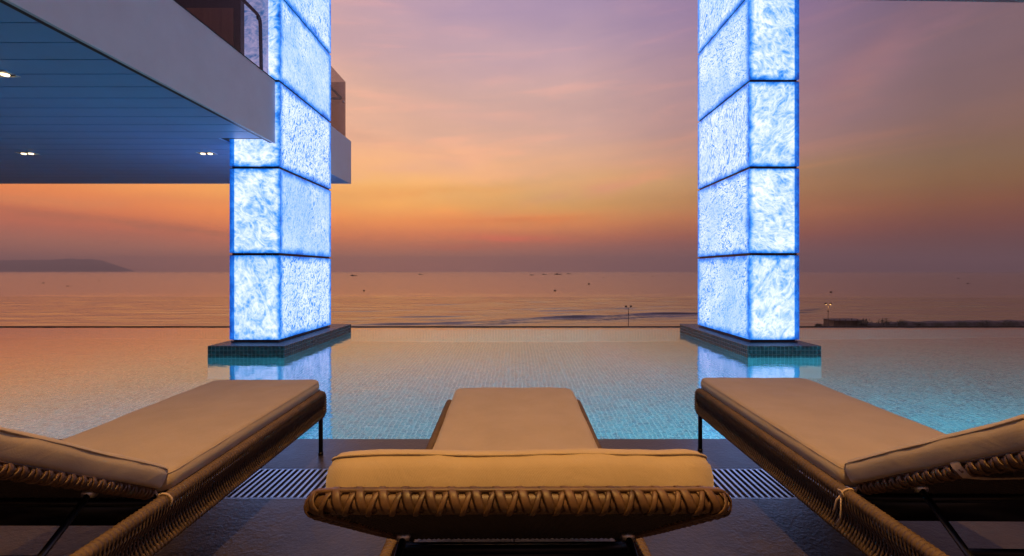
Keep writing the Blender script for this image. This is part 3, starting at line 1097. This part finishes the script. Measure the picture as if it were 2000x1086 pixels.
def hull_mesh(L, W, Hh):
    mb = MB()
    st = 9
    ring = []
    for i in range(st):
        t = i / (st - 1)
        w = W * math.sin(math.pi * (0.10 + .80 * t)) ** .7 * (1 if t < .8 else (1 - (t - .8) / .23))
        sheer = Hh * (.75 + .55 * (2 * t - 1) ** 2)
        ring.append([(-L / 2 + L * t, -w / 2, sheer), (-L / 2 + L * t, -w / 3, 0), (-L / 2 + L * t, 0, -Hh * .35), (-L / 2 + L * t, w / 3, 0), (-L / 2 + L * t, w / 2, sheer)])
    vs = [p for r_ in ring for p in r_]
    fs = []
    for i in range(st - 1):
        for k in range(4):
            fs.append((i * 5 + k, i * 5 + k + 1, (i + 1) * 5 + k + 1, (i + 1) * 5 + k))
        fs.append((i * 5, (i + 1) * 5, (i + 1) * 5 + 4, i * 5 + 4))
    fs.append((0, 4, 3, 2, 1))
    mb.add(vs, fs)
    return mb


def boat(px, py, wpx, label, kind='boat', rz=0.0):
    dist = (CAMZ - SEA) * 888.9 / max(1.5, (py - 529))
    L = wpx / 888.9 * dist
    p = at(px, py, dist)
    if kind == 'coracle':
        o = thing('basket_boat', label, 'boat', p, rz, 'small round boats near the shore')
        bm = bmesh.new()
        bmesh.ops.create_uvsphere(bm, u_segments=20, v_segments=12, radius=1)
        bmesh.ops.delete(bm, geom=[v for v in bm.verts if v.co.z > .05], context='VERTS')
        for v in bm.verts:
            v.co = Vector((v.co.x * L / 2, v.co.y * L / 2, v.co.z * L * .3 + L * .22))
        me = bpy.data.meshes.new('hull'); bm.to_mesh(me); bm.free()
        link('hull', me, M_hull, o)
        MB().tube([(L / 2 * math.cos(a / 20 * 6.283), L / 2 * math.sin(a / 20 * 6.283), L * .23) for a in range(20)], L * .04, 6, closed=True).build('rim', M_hull, o)
        MB().box(-L * .5 + .1, L * .5 - .1, -L * .07, L * .07, L * .18, L * .22).build('thwart', M_hull, o)
        MB().tube([(0, 0, L * .1), (L * .05, 0, L * .5)], L * .11, 6).build('cargo', M_hull, o)
        return o
    o = thing('fishing_boat', label, 'boat', p, rz, 'boats far out on the sea')
    hull_mesh(L, L * .25, L * .09).build('hull', M_hull, o)
    MB().box(-L * .28, -L * .02, -L * .07, L * .07, L * .075, L * .17).build('cabin', M_hull, o)
    MB().box(-L * .24, -L * .08, -L * .06, L * .06, L * .171, L * .21).build('roof', M_hull, o)
    MB().tube([(L * .15, 0, L * .07), (L * .15, 0, L * .30)], L * .008, 5).build('mast', M_hull, o)
    MB().tube([(L * .15, 0, L * .10), (L * .38, 0, L * .22)], L * .006, 5).build('boom', M_hull, o)
    return o


for b in [
    (711, 568, 4.5, 'small dark round boat on the sea just right of the left glowing column', 'coracle'),
    (1084, 568, 5.5, 'small dark round boat on the sea right of the centre lounger', 'coracle'),
    (1150, 555, 5, 'small dark round boat above and left of the unlit street lamp', 'coracle'),
    (1623, 571, 5, 'small dark boat just above the lit street lamp', 'coracle'),
    (85, 553, 6, 'leftmost boat on the open sea below the headland'),
    (132, 559, 6, 'boat nearest the shore below the headland at the far left'),
    (194, 549, 5, 'boat below the tapering end of the headland'),
    (691, 539, 13, 'long low boat near the horizon beside the left glowing column'),
    (822, 536.5, 10, 'lone boat on the horizon under the left end of the orange cloud streak'),
    (881, 539, 3, 'left one of two tiny boats close together on the horizon'),
    (892, 541, 4, 'right one of two tiny boats close together on the horizon'),
    (1039, 537.5, 9, 'leftmost of the row of boats on the horizon in the middle'),
    (1063, 536.5, 9, 'second of the row of boats on the horizon in the middle'),
    (1090, 536.5, 14, 'largest of the row of boats on the horizon in the middle'),
    (1111, 535, 8, 'last and faintest of the row of boats on the horizon in the middle'),
    (1179, 542, 3.5, 'tiny boat above and right of the second round boat'),
    (1275, 540, 5, 'boat near the horizon midway between street lamp and right column'),
    (1308, 538.5, 4, 'boat near the horizon just left of the right glowing column'),
    (1872, 544, 6, 'left boat of the pair far out at the right'),
    (1891, 554, 6, 'right boat of the pair far out at the right'),
]:
    boat(b[0], b[1], b[2], b[3], b[4] if len(b) > 4 else 'boat', rz=rnd.uniform(-.3, .3))


# ---- street lamps on the promenade
def street_lamp(px, ytop, dist, label, lit):
    x = (px - 1004) / 888.9 * dist
    zt = CAMZ - (ytop - 529) / 888.9 * dist
    g = -17.0
    o = thing('street_lamp', label, 'street lamp', (x, dist, g), 0, 'street lamps below the terrace')
    H = zt - g
    MB().tube([(0, 0, 0), (0, 0, .5), (0, 0, .52), (0, 0, H - .5)], [.16, .15, .10, .06], 10).build('pole', M_hull, o, True)
    MB().tube([(0, 0, 0), (0, 0, .12)], [.26, .24], 12).build('base', M_hull, o)
    MB().tube([(-.62, 0, H - .12), (-.3, 0, H - .42), (0, 0, H - .5), (.3, 0, H - .42), (.62, 0, H - .12)], .035, 6).build('arm', M_hull, o)
    MB().box(-.11, .11, -.10, .10, H - 2.2, H - 1.85).build('junction_box', M_hull, o)
    for s in (-1, 1):
        h = MB()
        h.tube([(s * .62, 0, H - .20), (s * .64, 0, H - .05), (s * .66, 0, H + .14), (s * .66, 0, H + .22)], [.22, .30, .24, .06], 12)
        hd = h.build('lamp_head', M_hull, o, True)
        MB().tube([(s * .62, 0, H - .30), (s * .62, 0, H - .205)], [.14, .19], 10).build('lamp_glass', M_lamp if lit else M_lens_off, hd)
    if lit:
        ld = bpy.data.lights.new('bulb', 'POINT')
        ld.energy = 90
        ld.color = (1, .5, .15)
        ld.shadow_soft_size = .3
        lo = bpy.data.objects.new('bulb', ld)
        COL.objects.link(lo); lo.parent = o
        lo.location = (0, -.3, H - .6)
    return o


street_lamp(1227.5, 598, 120, 'unlit twin headed street lamp beyond the pool edge left of the right column', False)
street_lamp(1617.5, 593, 120, 'street lamp glowing orange beyond the pool edge right of the right column', True)

# ---- low hut, rocks and bushes on the right shore
hx = (1627 - 1004) / 888.9 * 148
hut = thing('beach_hut', 'low dark fenced hut beyond the pool edge right of the lit street lamp', 'hut', (hx, 148, -17.6))
MB().box(.3, 9.4, 0, 5, 0, 2.5).build('wall', M_hutw, hut)
for k in range(6):
    MB().tube([(.1 + k * 1.9, -.35, 0), (.1 + k * 1.9, -.35, 2.9 + .3 * (k % 2))], .13, 7).build('post', M_rock, hut)
rf = MB()
rf.add([(-.2, -.8, 2.55), (9.9, -.8, 2.55), (9.9, 5.6, 2.55), (-.2, 5.6, 2.55), (1.2, 2.4, 2.95), (8.6, 2.4, 2.9)],
       [(0, 1, 5, 4), (1, 2, 5), (2, 3, 4, 5), (3, 0, 4), (0, 3, 2, 1)])
rf.build('roof', M_hutw, hut)


def shrub(px, top, w, label, dist=146, seed=0):
    r = random.Random(seed)
    x = (px - 1004) / 888.9 * dist
    H = CAMZ - (top - 529) / 888.9 * dist + 17.6
    W = w / 888.9 * dist
    o = thing('shrub', label, 'shrub', (x, dist, -17.6), 0, 'dark shrubs on the right shore')
    st = MB()
    for k in range(5):
        a = r.uniform(0, 6.28)
        st.tube([(0, 0, 0), (math.cos(a) * W * .12, math.sin(a) * W * .1, H * .4), (math.cos(a) * W * .3, math.sin(a) * W * .2, H * .75)], [.10, .06, .02], 5)
    st.build('stem', M_rock, o)
    mb = MB()
    for k in range(650):
        a = r.uniform(0, 6.28); u = r.random() ** .5; z = r.uniform(.05, 1)
        lob = .75 + .25 * math.sin(a * 3 + seed) + .12 * math.sin(a * 7 + seed * 2)
        rad = W / 2 * u * lob * math.sqrt(max(0.03, 1 - z * z * .85))
        c = Vector((math.cos(a) * rad, math.sin(a) * rad * .7, z * H * (.85 + .15 * math.sin(a * 5 + seed))))
        s = r.uniform(.12, .26)
        d1 = Vector((r.uniform(-1, 1), r.uniform(-1, 1), r.uniform(-1, 1))).normalized()
        d2 = d1.orthogonal().normalized()
        mb.add([c - d1 * s, c + d2 * s * .6, c + d1 * s, c - d2 * s * .6], [(0, 1, 2, 3)])
    mb.build('foliage', M_bush, o)
    return o


SH = [(1600, 632, 30, 'low flat shrub between the right column and the lit street lamp'),
      (1690, 622, 40, 'ragged shrub in front of the right half of the low hut'),
      (1728, 621, 46, 'dark shrub growing against the right end of the low hut'),
      (1760, 624, 42, 'second shrub along from the low hut on the right shore'),
      (1797, 628, 44, 'small rounded shrub in the middle of the right shore'),
      (1836, 630, 40, 'lowest shrub of the right shore before the dark bank'),
      (1880, 627, 50, 'broad shrub left of the dark bank at the far right'),
      (1925, 625, 52, 'shrub in front of the dark bank near the right edge'),
      (1972, 626, 56, 'shrub at the right edge of the picture on the shore')]
for i, (px, tp, w, lb) in enumerate(SH):
    shrub(px, tp, w, lb, seed=i + 3)
bk = MB()
vs = []
for i in range(40):
    X = 118 + i * 2.2
    hh = (.8 + 1.0 * (1 - math.exp(-i / 9))) + .5 * mnoise.noise(Vector((i * .5, 0, 0)))
    vs += [(X, 151, -18.4), (X, 152.5, -17.8 + hh), (X, 155, -17.7 + hh * 1.1), (X, 158, -18.4)]
fs = [(i * 4 + k, (i + 1) * 4 + k, (i + 1) * 4 + k + 1, i * 4 + k + 1) for i in range(39) for k in range(3)]
bk.add(vs, fs)
tag(bk.build('rocky_bank', M_rock), 'dark rocky bank along the right shore', kind='structure')

# ================================================================== SUN LOUNGERS
def cushion(name, w, l, t, parent, xf, rc=.045, re=.024, rb=None, bulge=.006, sag=0.0, seed=0, piping=True, wr=.0025):
    """soft mattress: plan w x l (x from -w/2, y from 0 to l), thickness t; xf maps a point to its place"""
    def outline(n_c=7, step=.03):
        pts = []
        cs = [(w / 2 - rc, rc, -90), (w / 2 - rc, l - rc, 0), (-w / 2 + rc, l - rc, 90), (-w / 2 + rc, rc, 180)]
        for i, (cx, cy, a0) in enumerate(cs):
            for k in range(n_c + 1):
                a = R(a0 + 90 * k / n_c)
                pts.append((cx + rc * math.cos(a), cy + rc * math.sin(a), math.cos(a), math.sin(a)))
            nx_ = cs[(i + 1) % 4]
            p0 = pts[-1]
            a = R(nx_[2])
            p1 = (nx_[0] + rc * math.cos(a), nx_[1] + rc * math.sin(a))
            d = math.hypot(p1[0] - p0[0], p1[1] - p0[1])
            m = int(d / step)
            for k in range(1, m):
                pts.append((p0[0] + (p1[0] - p0[0]) * k / m, p0[1] + (p1[1] - p0[1]) * k / m, p0[2], p0[3]))
        return pts
    O = outline()
    rings = []
    # profile (inset, z) from the bottom centre round the edge to the top centre
    prof = []
    rb = rb or re
    for a in (0, 30, 60, 90):
        prof.append((rb - rb * math.sin(R(a)), rb - rb * math.cos(R(a))))
    for zf in (.35, .5, .65):
        prof.append((0 - .003 * math.sin(math.pi * zf), t * zf))
    for a in (90, 60, 30, 0):
        prof.append((re - re * math.sin(R(a)), t - re + re * math.cos(R(a))))
    mb = MB()
    vs = []
    med = []
    for (x, y, nx_, ny_) in O:
        med.append((0, min(max(y, w / 2), l - w / 2) if l > w else l / 2) if l > w else (min(max(x, -(w - l) / 2), (w - l) / 2), l / 2))
    K = []
    for f in (.97, .8, .5, .25):
        K.append(('b', f))
    R_ = []
    for f in (0.0, .3, .6, .85):
        R_.append(('bot', f))
    for p in prof:
        R_.append(('edge', p))
    for f in (.88, .74, .6, .45, .3, .15, 0.0):
        R_.append(('top', f))
    for kind, p in R_:
        for (x, y, nx_, ny_), (mx, my) in zip(O, med):
            ie = re if kind == 'top' else rb
            ex, ey = x - nx_ * ie, y - ny_ * ie
            if kind == 'edge':
                q = Vector((x - nx_ * p[0], y - ny_ * p[0], p[1]))
            elif kind == 'bot':
                q = Vector((mx + (ex - mx) * p, my + (ey - my) * p, 0))
            else:
                bz = bulge * (1 - p ** 3) - sag * (1 - p ** 2)
                q = Vector((mx + (ex - mx) * p, my + (ey - my) * p, t + bz))
            s = Vector((q.x * 7, q.y * 5, seed * 3.7))
            nn = mnoise.noise(s) * wr + mnoise.noise(s * 3.1) * wr * .5
            if kind != 'bot':
                q.z += nn * (1.2 if kind == 'top' else .6)
                if kind == 'edge':
                    q.x += nx_ * nn; q.y += ny_ * nn
                    # little puckers along the seam
                    q.x -= nx_ * .0008 * max(0, math.sin((x + y) * 60 + seed)) ; q.y -= ny_ * .0012 * max(0, math.sin((x - y) * 60 + seed))
            vs.append(xf(q))
    m = len(O)
    nr = len(R_)
    fs = []
    for i in range(nr - 1):
        for k in range(m):
            k2 = (k + 1) % m
            fs.append((i * m + k, i * m + k2, (i + 1) * m + k2, (i + 1) * m + k))
    mb.add(vs, fs)
    me = mb.mesh(name)
    bm = bmesh.new(); bm.from_mesh(me)
    bmesh.ops.remove_doubles(bm, verts=bm.verts, dist=1e-5)
    bmesh.ops.recalc_face_normals(bm, faces=bm.faces)
    bm.to_mesh(me); bm.free()
    ob = link(name, me, M_fab, parent, smooth=True)
    if piping:
        for zf, nm in ((t - re * .55, 'piping'),):
            pts = []
            for (x, y, nx_, ny_) in O:
                s = Vector((x * 7, y * 5, seed * 3.7))
                nn = mnoise.noise(s) * wr
                off = -.0024
                pts.append(xf(Vector((x + nx_ * (off + nn), y + ny_ * (off + nn), zf + nn * .6))))
            MB().tube(pts, .0020, 6, closed=True).build(nm, M_fab, ob, True)
    return ob


def rope_tube(mb, pts, r, pitch=.0135, amp=.0058, n=10):
    P = dense(pts, pitch / 6)
    L = 0
    rr = []
    for i, p in enumerate(P):
        if i: L += (p - P[i - 1]).length
        rr.append(r - .0024 + amp * abs(math.sin(math.pi * L / pitch)) ** .55)
    mb.tube(P, rr, n)


def lounger(label, xc, yf, rz, tilt, ang, mx, hinge, tie, seed, prop):
    """foot end at the pool; local -y runs towards the camera"""
    root = thing('sun_lounger', label, 'sun lounger', (xc, yf, 0), rz, 'rope woven sun loungers facing the pool')
    HW = .327
    L = 1.93
    zt = lambda v: .343 - tilt * v
    HS = .122

    def P(x, v, z):
        return Vector((x, -v, z))
    # --- frame inside
    fr = MB()
    for s in (-1, 1):
        fr.tube([P(s * HW, .05, zt(.05)), P(s * HW, L - .02, zt(L))], .012, 8)
    for v in (.06, .65, hinge + .02, L - .06):
        fr.tube([P(-HW, v, zt(v) - .004), P(HW, v, zt(v) - .004)], .012, 8)
    fr.tube([P(-HW + .01, hinge + .26, zt(hinge) - HS), P(HW - .01, hinge + .26, zt(hinge) - HS)], .011, 8)
    zz = zt(hinge)
    fr.box(-HW + .016, HW - .016, -hinge - .012, -hinge + .012, zz - .078, zz - .004)
    fr.build('frame', M_dark, root, True)
    # --- rope wrapped rails: over the top, down at the foot, back along the bottom
    for s in (-1, 1):
        mb = MB()
        path = fillet([P(s * HW, L, zt(L)), P(s * HW, .018, zt(0)), P(s * HW, .018, zt(0) - HS), P(s * HW, L, zt(L) - HS)], [.045, .012], 7)
        # top rail + foot corner
        rope_tube(mb, path[:10], .0165, n=10)
        rope_tube(mb, path[9:], .0125, n=8)
        o = mb.build('rope_rail', M_rope, root, True)
        # --- strands between the rails, two slanting layers
        mb = MB()
        inner = MB()
        pitch = .0125
        n = int((L - .05) / pitch)
        for i in range(n):
            v = .035 + i * pitch
            j = rnd.uniform(-.0012, .0012)
            a, b = zt(v), zt(v) - HS
            mid = (a + b) / 2 - .004
            w = .011
            mb.tube([P(s * (HW + .017), v, a + .004), P(s * (HW + .0145), v + w * .4 + j, a - .028), P(s * (HW + .004), min(L, v + w + j), mid + .008),
                     P(s * (HW + .003), min(L, v + w + j), mid - .006), P(s * (HW + .011), v + w * .5, b + .02), P(s * (HW + .014), v, b + .001)], .0027, 5, caps=False)
            if True:
                inner.tube([P(s * (HW - .017), v, a), P(s * (HW - .010), v - w * .5, a - .03), P(s * (HW - .004), v - w, mid), P(s * (HW - .012), v, b)], .0034, 4, caps=False)
        o = mb.build('rope_strands', M_ropd, root, True)
        o['kind'] = 'stuff'
        o = inner.build('rope_strands', M_ropi, root, True)
        o['kind'] = 'stuff'
        fr2 = MB().tube([P(s * (HW + .0), .03, zt(0) - HS * .53), P(s * HW, L, zt(L) - HS * .53)], .003, 6).build('mid_wire', M_dark, root)
    for s in (-1, 1):
        for v in (.03, L - .12):
            MB().tube([P(s * (HW - .008), v, 0.012), P(s * (HW - .008), v, zt(v) - HS)], .0115, 12).build('leg', M_dark, root, True)
            MB().tube([P(s * (HW - .008), v, 0.0), P(s * (HW - .008), v, .016)], .0135, 12).build('foot_cap', M_dark, root, True)
    # foot cross rail
    mb = MB()
    rope_tube(mb, [P(-HW + .02, .02, zt(0)), P(HW - .02, .02, zt(0))], .0145, n=8)
    mb.build('rope_rail', M_rope, root, True)
    # --- seat webbing under the mattress
    mb = MB()
    v = .06
    while v < hinge - .02:
        mb.box(-HW + .012, HW - .012, -v - .034, -v, zt(v) - .002, zt(v) + .002)
        v += .055
    mb.build('seat_webbing', M_web, root)
    # --- seat mattress
    T = .066
    zs = .351
    cushion('seat_mattress', .60, hinge - .012, T, root,
            lambda q: P(q.x + mx, .012 + q.y, q.z + zs - tilt * q.y), rc=.05, re=.018, bulge=.004, seed=seed, wr=.0035)
    # --- backrest: plane through the hinge
    ca, sa = math.cos(R(ang)), math.sin(R(ang))
    zh = zt(hinge) + (.024 if not tie else .012)

    def B(x, s_, h):
        """x across, s_ up the back, h out of the plane"""
        return P(x, hinge + s_ * ca - h * sa * 1.0, zh + s_ * sa + h * ca)
    BW, BL = .300, .700
    # core tube of the rim
    rim = fillet([B(-BW + .016, .02, 0), B(-BW, .25, 0), B(-BW, BL - .017, 0), B(BW, BL - .017, 0), B(BW, .25, 0), B(BW - .016, .02, 0)], [.05, .055, .055, .05], 8)
    rim_d = dense(rim, .0022)
    core = MB()
    core.tube(dense(rim, .02), .0135, 10)
    rm = core.build('rim_tube', M_wick, root, True)
    # frames along the rim
    Tn = []
    n = len(rim_d)
    for i in range(n):
        Tn.append((rim_d[min(n - 1, i + 1)] - rim_d[max(0, i - 1)]).normalized())
    nrm = (B(0, 0, 1) - B(0, 0, 0)).normalized()
    Ls = [0]
    for i in range(1, n):
        Ls.append(Ls[-1] + (rim_d[i] - rim_d[i - 1]).length)

    def ribbon(turn, phase, width, r0, mod, mod_ph, skip=1):
        mb = MB()
        vs = []
        for i in range(0, n, skip):
            ph = 2 * math.pi * (Ls[i] / turn) + phase
            N = nrm
            Bn = Tn[i].cross(N)
            rad = N * math.cos(ph) + Bn * math.sin(ph)
            tang = (Tn[i] + (Bn * math.cos(ph) - N * math.sin(ph)) * (2 * math.pi * r0 / turn)).normalized()
            wd = tang.cross(rad).normalized()
            rr = r0 + mod * math.cos(ph * 1 + mod_ph)
            c = rim_d[i] + rad * rr
            vs += [c - wd * width / 2, c - wd * width * .25 + rad * .0012, c + wd * width * .25 + rad * .0012, c + wd * width / 2, c - rad * .0012]
        m = len(vs) // 5
        fs = [(i * 5 + k, (i + 1) * 5 + k, (i + 1) * 5 + (k + 1) % 5, i * 5 + (k + 1) % 5) for i in range(m - 1) for k in range(5)]
        mb.add(vs, fs)
        return mb
    tr = .0325
    for (tu, ph, wd_, r0, md, mp) in ((tr, 0, .0135, .0170, .0014, 0), (-tr, .4, .0085, .0166, -.0014, 0), (tr, 2.2, .0080, .0152, .0010, 1.2), (-tr, 2.9, .0070, .0150, .0010, .3)):
        b = ribbon(tu, ph, wd_, r0, md, mp).build('wicker_band', M_wick, rm, True)
    # lengthwise bands lying under the crossings
    for (hn, bn) in ((.0150, -.0030), (.0095, .0120), (.0125, -.0105), (.0015, .0158), (-.006, .0150), (-.0125, .0095)):
        pts = [rim_d[i] + nrm * hn + Tn[i].cross(nrm) * -bn for i in range(0, n, 5)]
        mb = MB()
        mb.tube(pts, .0034, 6)
        mb.build('wicker_core', M_wick, rm, True)
    # woven underside: weft ridges and warp
    ws = MB()
    rows = 74
    cols = 22
    for i in range(rows):
        s_ = -.01 + i * (BL - .01) / (rows - 1)
        half = BW - .012 if s_ < BL - .07 else BW - .012 - (.055 - math.sqrt(max(0, .055 ** 2 - min(.055, s_ - (BL - .07)) ** 2))) * .9
        pts = [B(-half + 2 * half * k / (cols * 2), s_, -.006 + .003 * math.cos(math.pi * (k + (i % 2) * 1.0))) for k in range(cols * 2 + 1)]
        ws.tube(pts, .0036, 5)
    ws.build('woven_back', M_web, root, True)
    bk_ = MB()
    bk_.add([B(-BW + .01, .02, -.001), B(BW - .01, .02, -.001), B(BW - .01, BL - .05, -.001), B(BW - .06, BL - .018, -.001), B(-BW + .06, BL - .018, -.001), B(-BW + .01, BL - .05, -.001),
             B(-BW + .01, .02, .002), B(BW - .01, .02, .002), B(BW - .01, BL - .05, .002), B(BW - .06, BL - .018, .002), B(-BW + .06, BL - .018, .002), B(-BW + .01, BL - .05, .002)],
            [(5, 4, 3, 2, 1, 0), (6, 7, 8, 9, 10, 11)] + [(i, (i + 1) % 6, (i + 1) % 6 + 6, i + 6) for i in range(6)])
    bk_.build('back_panel', M_web, root)
    # --- back mattress
    TB = .066
    cushion('back_mattress', .615, .668, TB, root,
            lambda q: B(q.x + mx * .6, q.y - .012, q.z + .014), rc=.055, re=.020, rb=.010, bulge=.007, seed=seed + 5, wr=.005)
    # --- prop stay and its cross bar
    for s in (-1, 1):
        a = B(s * (BW - .045), .20, -.016)
        e_ = P(s * (HW - .02), hinge + .56, zt(hinge) - HS + .02)
        MB().tube([a, e_], .0085, 10).build('prop_stay', M_dark, root, True)
        MB().tube([a + Vector((-.014, 0, 0)), a + Vector((.014, 0, 0))], .012, 10).build('pivot', M_steel, root, True)
    m1 = B((BW - .045), .20, -.016).lerp(P(HW - .02, hinge + .56, zt(hinge) - HS + .02), .40)
    MB().tube([(-m1.x, m1.y, m1.z), (m1.x, m1.y, m1.z)], .009, 10).build('cross_bar', M_dark, root, True)
    # --- ties
    for s in tie:
        x = s * HW
        v0 = hinge + .012
        z = zt(v0)
        mb = MB()
        loop = [P(x + .0225 * math.cos(a / 14 * 6.283), v0 + .004 * math.sin(a / 14 * 6.283), z + .0225 * math.sin(a / 14 * 6.283)) for a in range(14)]
        mb.tube(loop, .0032, 6, closed=True)
        mb.tube([P(x - s * .02, v0, z + .012), P(x - s * .045, v0 - .012, z + .03)], .003, 6)
        if prop == 'knot':
            kx = x + s * .024
            for k in range(5):
                c = P(kx, v0, z + .006)
                mb.tube([c + Vector((s * .004 * math.sin(k + a * .9), .011 * math.cos(a * .9 + k * 1.3), .011 * math.sin(a * .9 + k * 1.1))) for a in range(8)], .0024, 6, closed=True)
            mb.tube([P(kx, v0, z), P(kx + s * .008, v0 + .012, z - .03), P(kx + s * .005, v0 + .006, z - .065), P(kx + s * .006, v0 - .012, z - .098)], .0022, 6)
            mb.tube([P(kx, v0, z), P(kx + s * .006, v0 - .010, z - .02), P(kx + s * .008, v0 - .016, z - .05), P(kx + s * .006, v0 - .024, z - .062)], .003, 6)
        mb.build('tie', M_tie, root, True)
    # elastic strap holding the mattress round the back rim
    if prop == 'knot':
        st = MB()
        vs = []
        pth = [B(-BW - .008, .40, .055), B(-BW - .014, .405, .03), B(-BW - .020, .415, .005), B(-BW - .012, .42, -.018), B(-BW + .03, .425, -.022), B(-BW + .12, .425, -.020)]
        up = (B(0, 1, 0) - B(0, 0, 0)).normalized()
        for p in pth:
            vs += [p - up * .012, p + up * .012]
        vs += [v_ + Vector((.0015, 0, .0015)) for v_ in vs]
        k = len(pth)
        fs = [(2 * i, 2 * i + 1, 2 * i + 3, 2 * i + 2) for i in range(k - 1)] + [(2 * k + 2 * i + 2, 2 * k + 2 * i + 3, 2 * k + 2 * i + 1, 2 * k + 2 * i) for i in range(k - 1)]
        st.add(vs, fs)
        st.build('strap', M_tie, root, True)
    return root


lounger('left wicker lounger with its foot before the left glowing column', -1.390, 2.552, 0, .018, 31.5, .018, 1.155, (1,), 1, 'loop')
lounger('centre wicker lounger seen from behind its raised backrest', -.004, 2.385, R(.35), .042, 33.4, .004, 1.170, (), 2, 'loop')
lounger('right wicker lounger with a knotted tie hanging at its hinge', 1.372, 2.600, R(-.7), .012, 31.5, -.022, 1.190, (-1,), 3, 'knot')

# ================================================================== HAZE over the sea
hz = MB().box(-19000, 19000, -60, 18200, -20.5, 520).build('haze', None)
hm = bpy.data.materials.new('air_haze')
hm.use_nodes = True
ht = NT(hm.node_tree)
ht.n.clear()
pv = ht.n.new('ShaderNodeVolumePrincipled')
pv.inputs['Color'].default_value = (.95, .92, .93, 1)
pv.inputs['Density'].default_value = 0.00010
pv.inputs['Anisotropy'].default_value = 0.3
ho = ht.n.new('ShaderNodeOutputMaterial')
ht.link(pv.outputs[0], ho.inputs['Volume'])
hz.data.materials.append(hm)
tag(hz, 'thin sunset haze over the sea', kind='stuff')
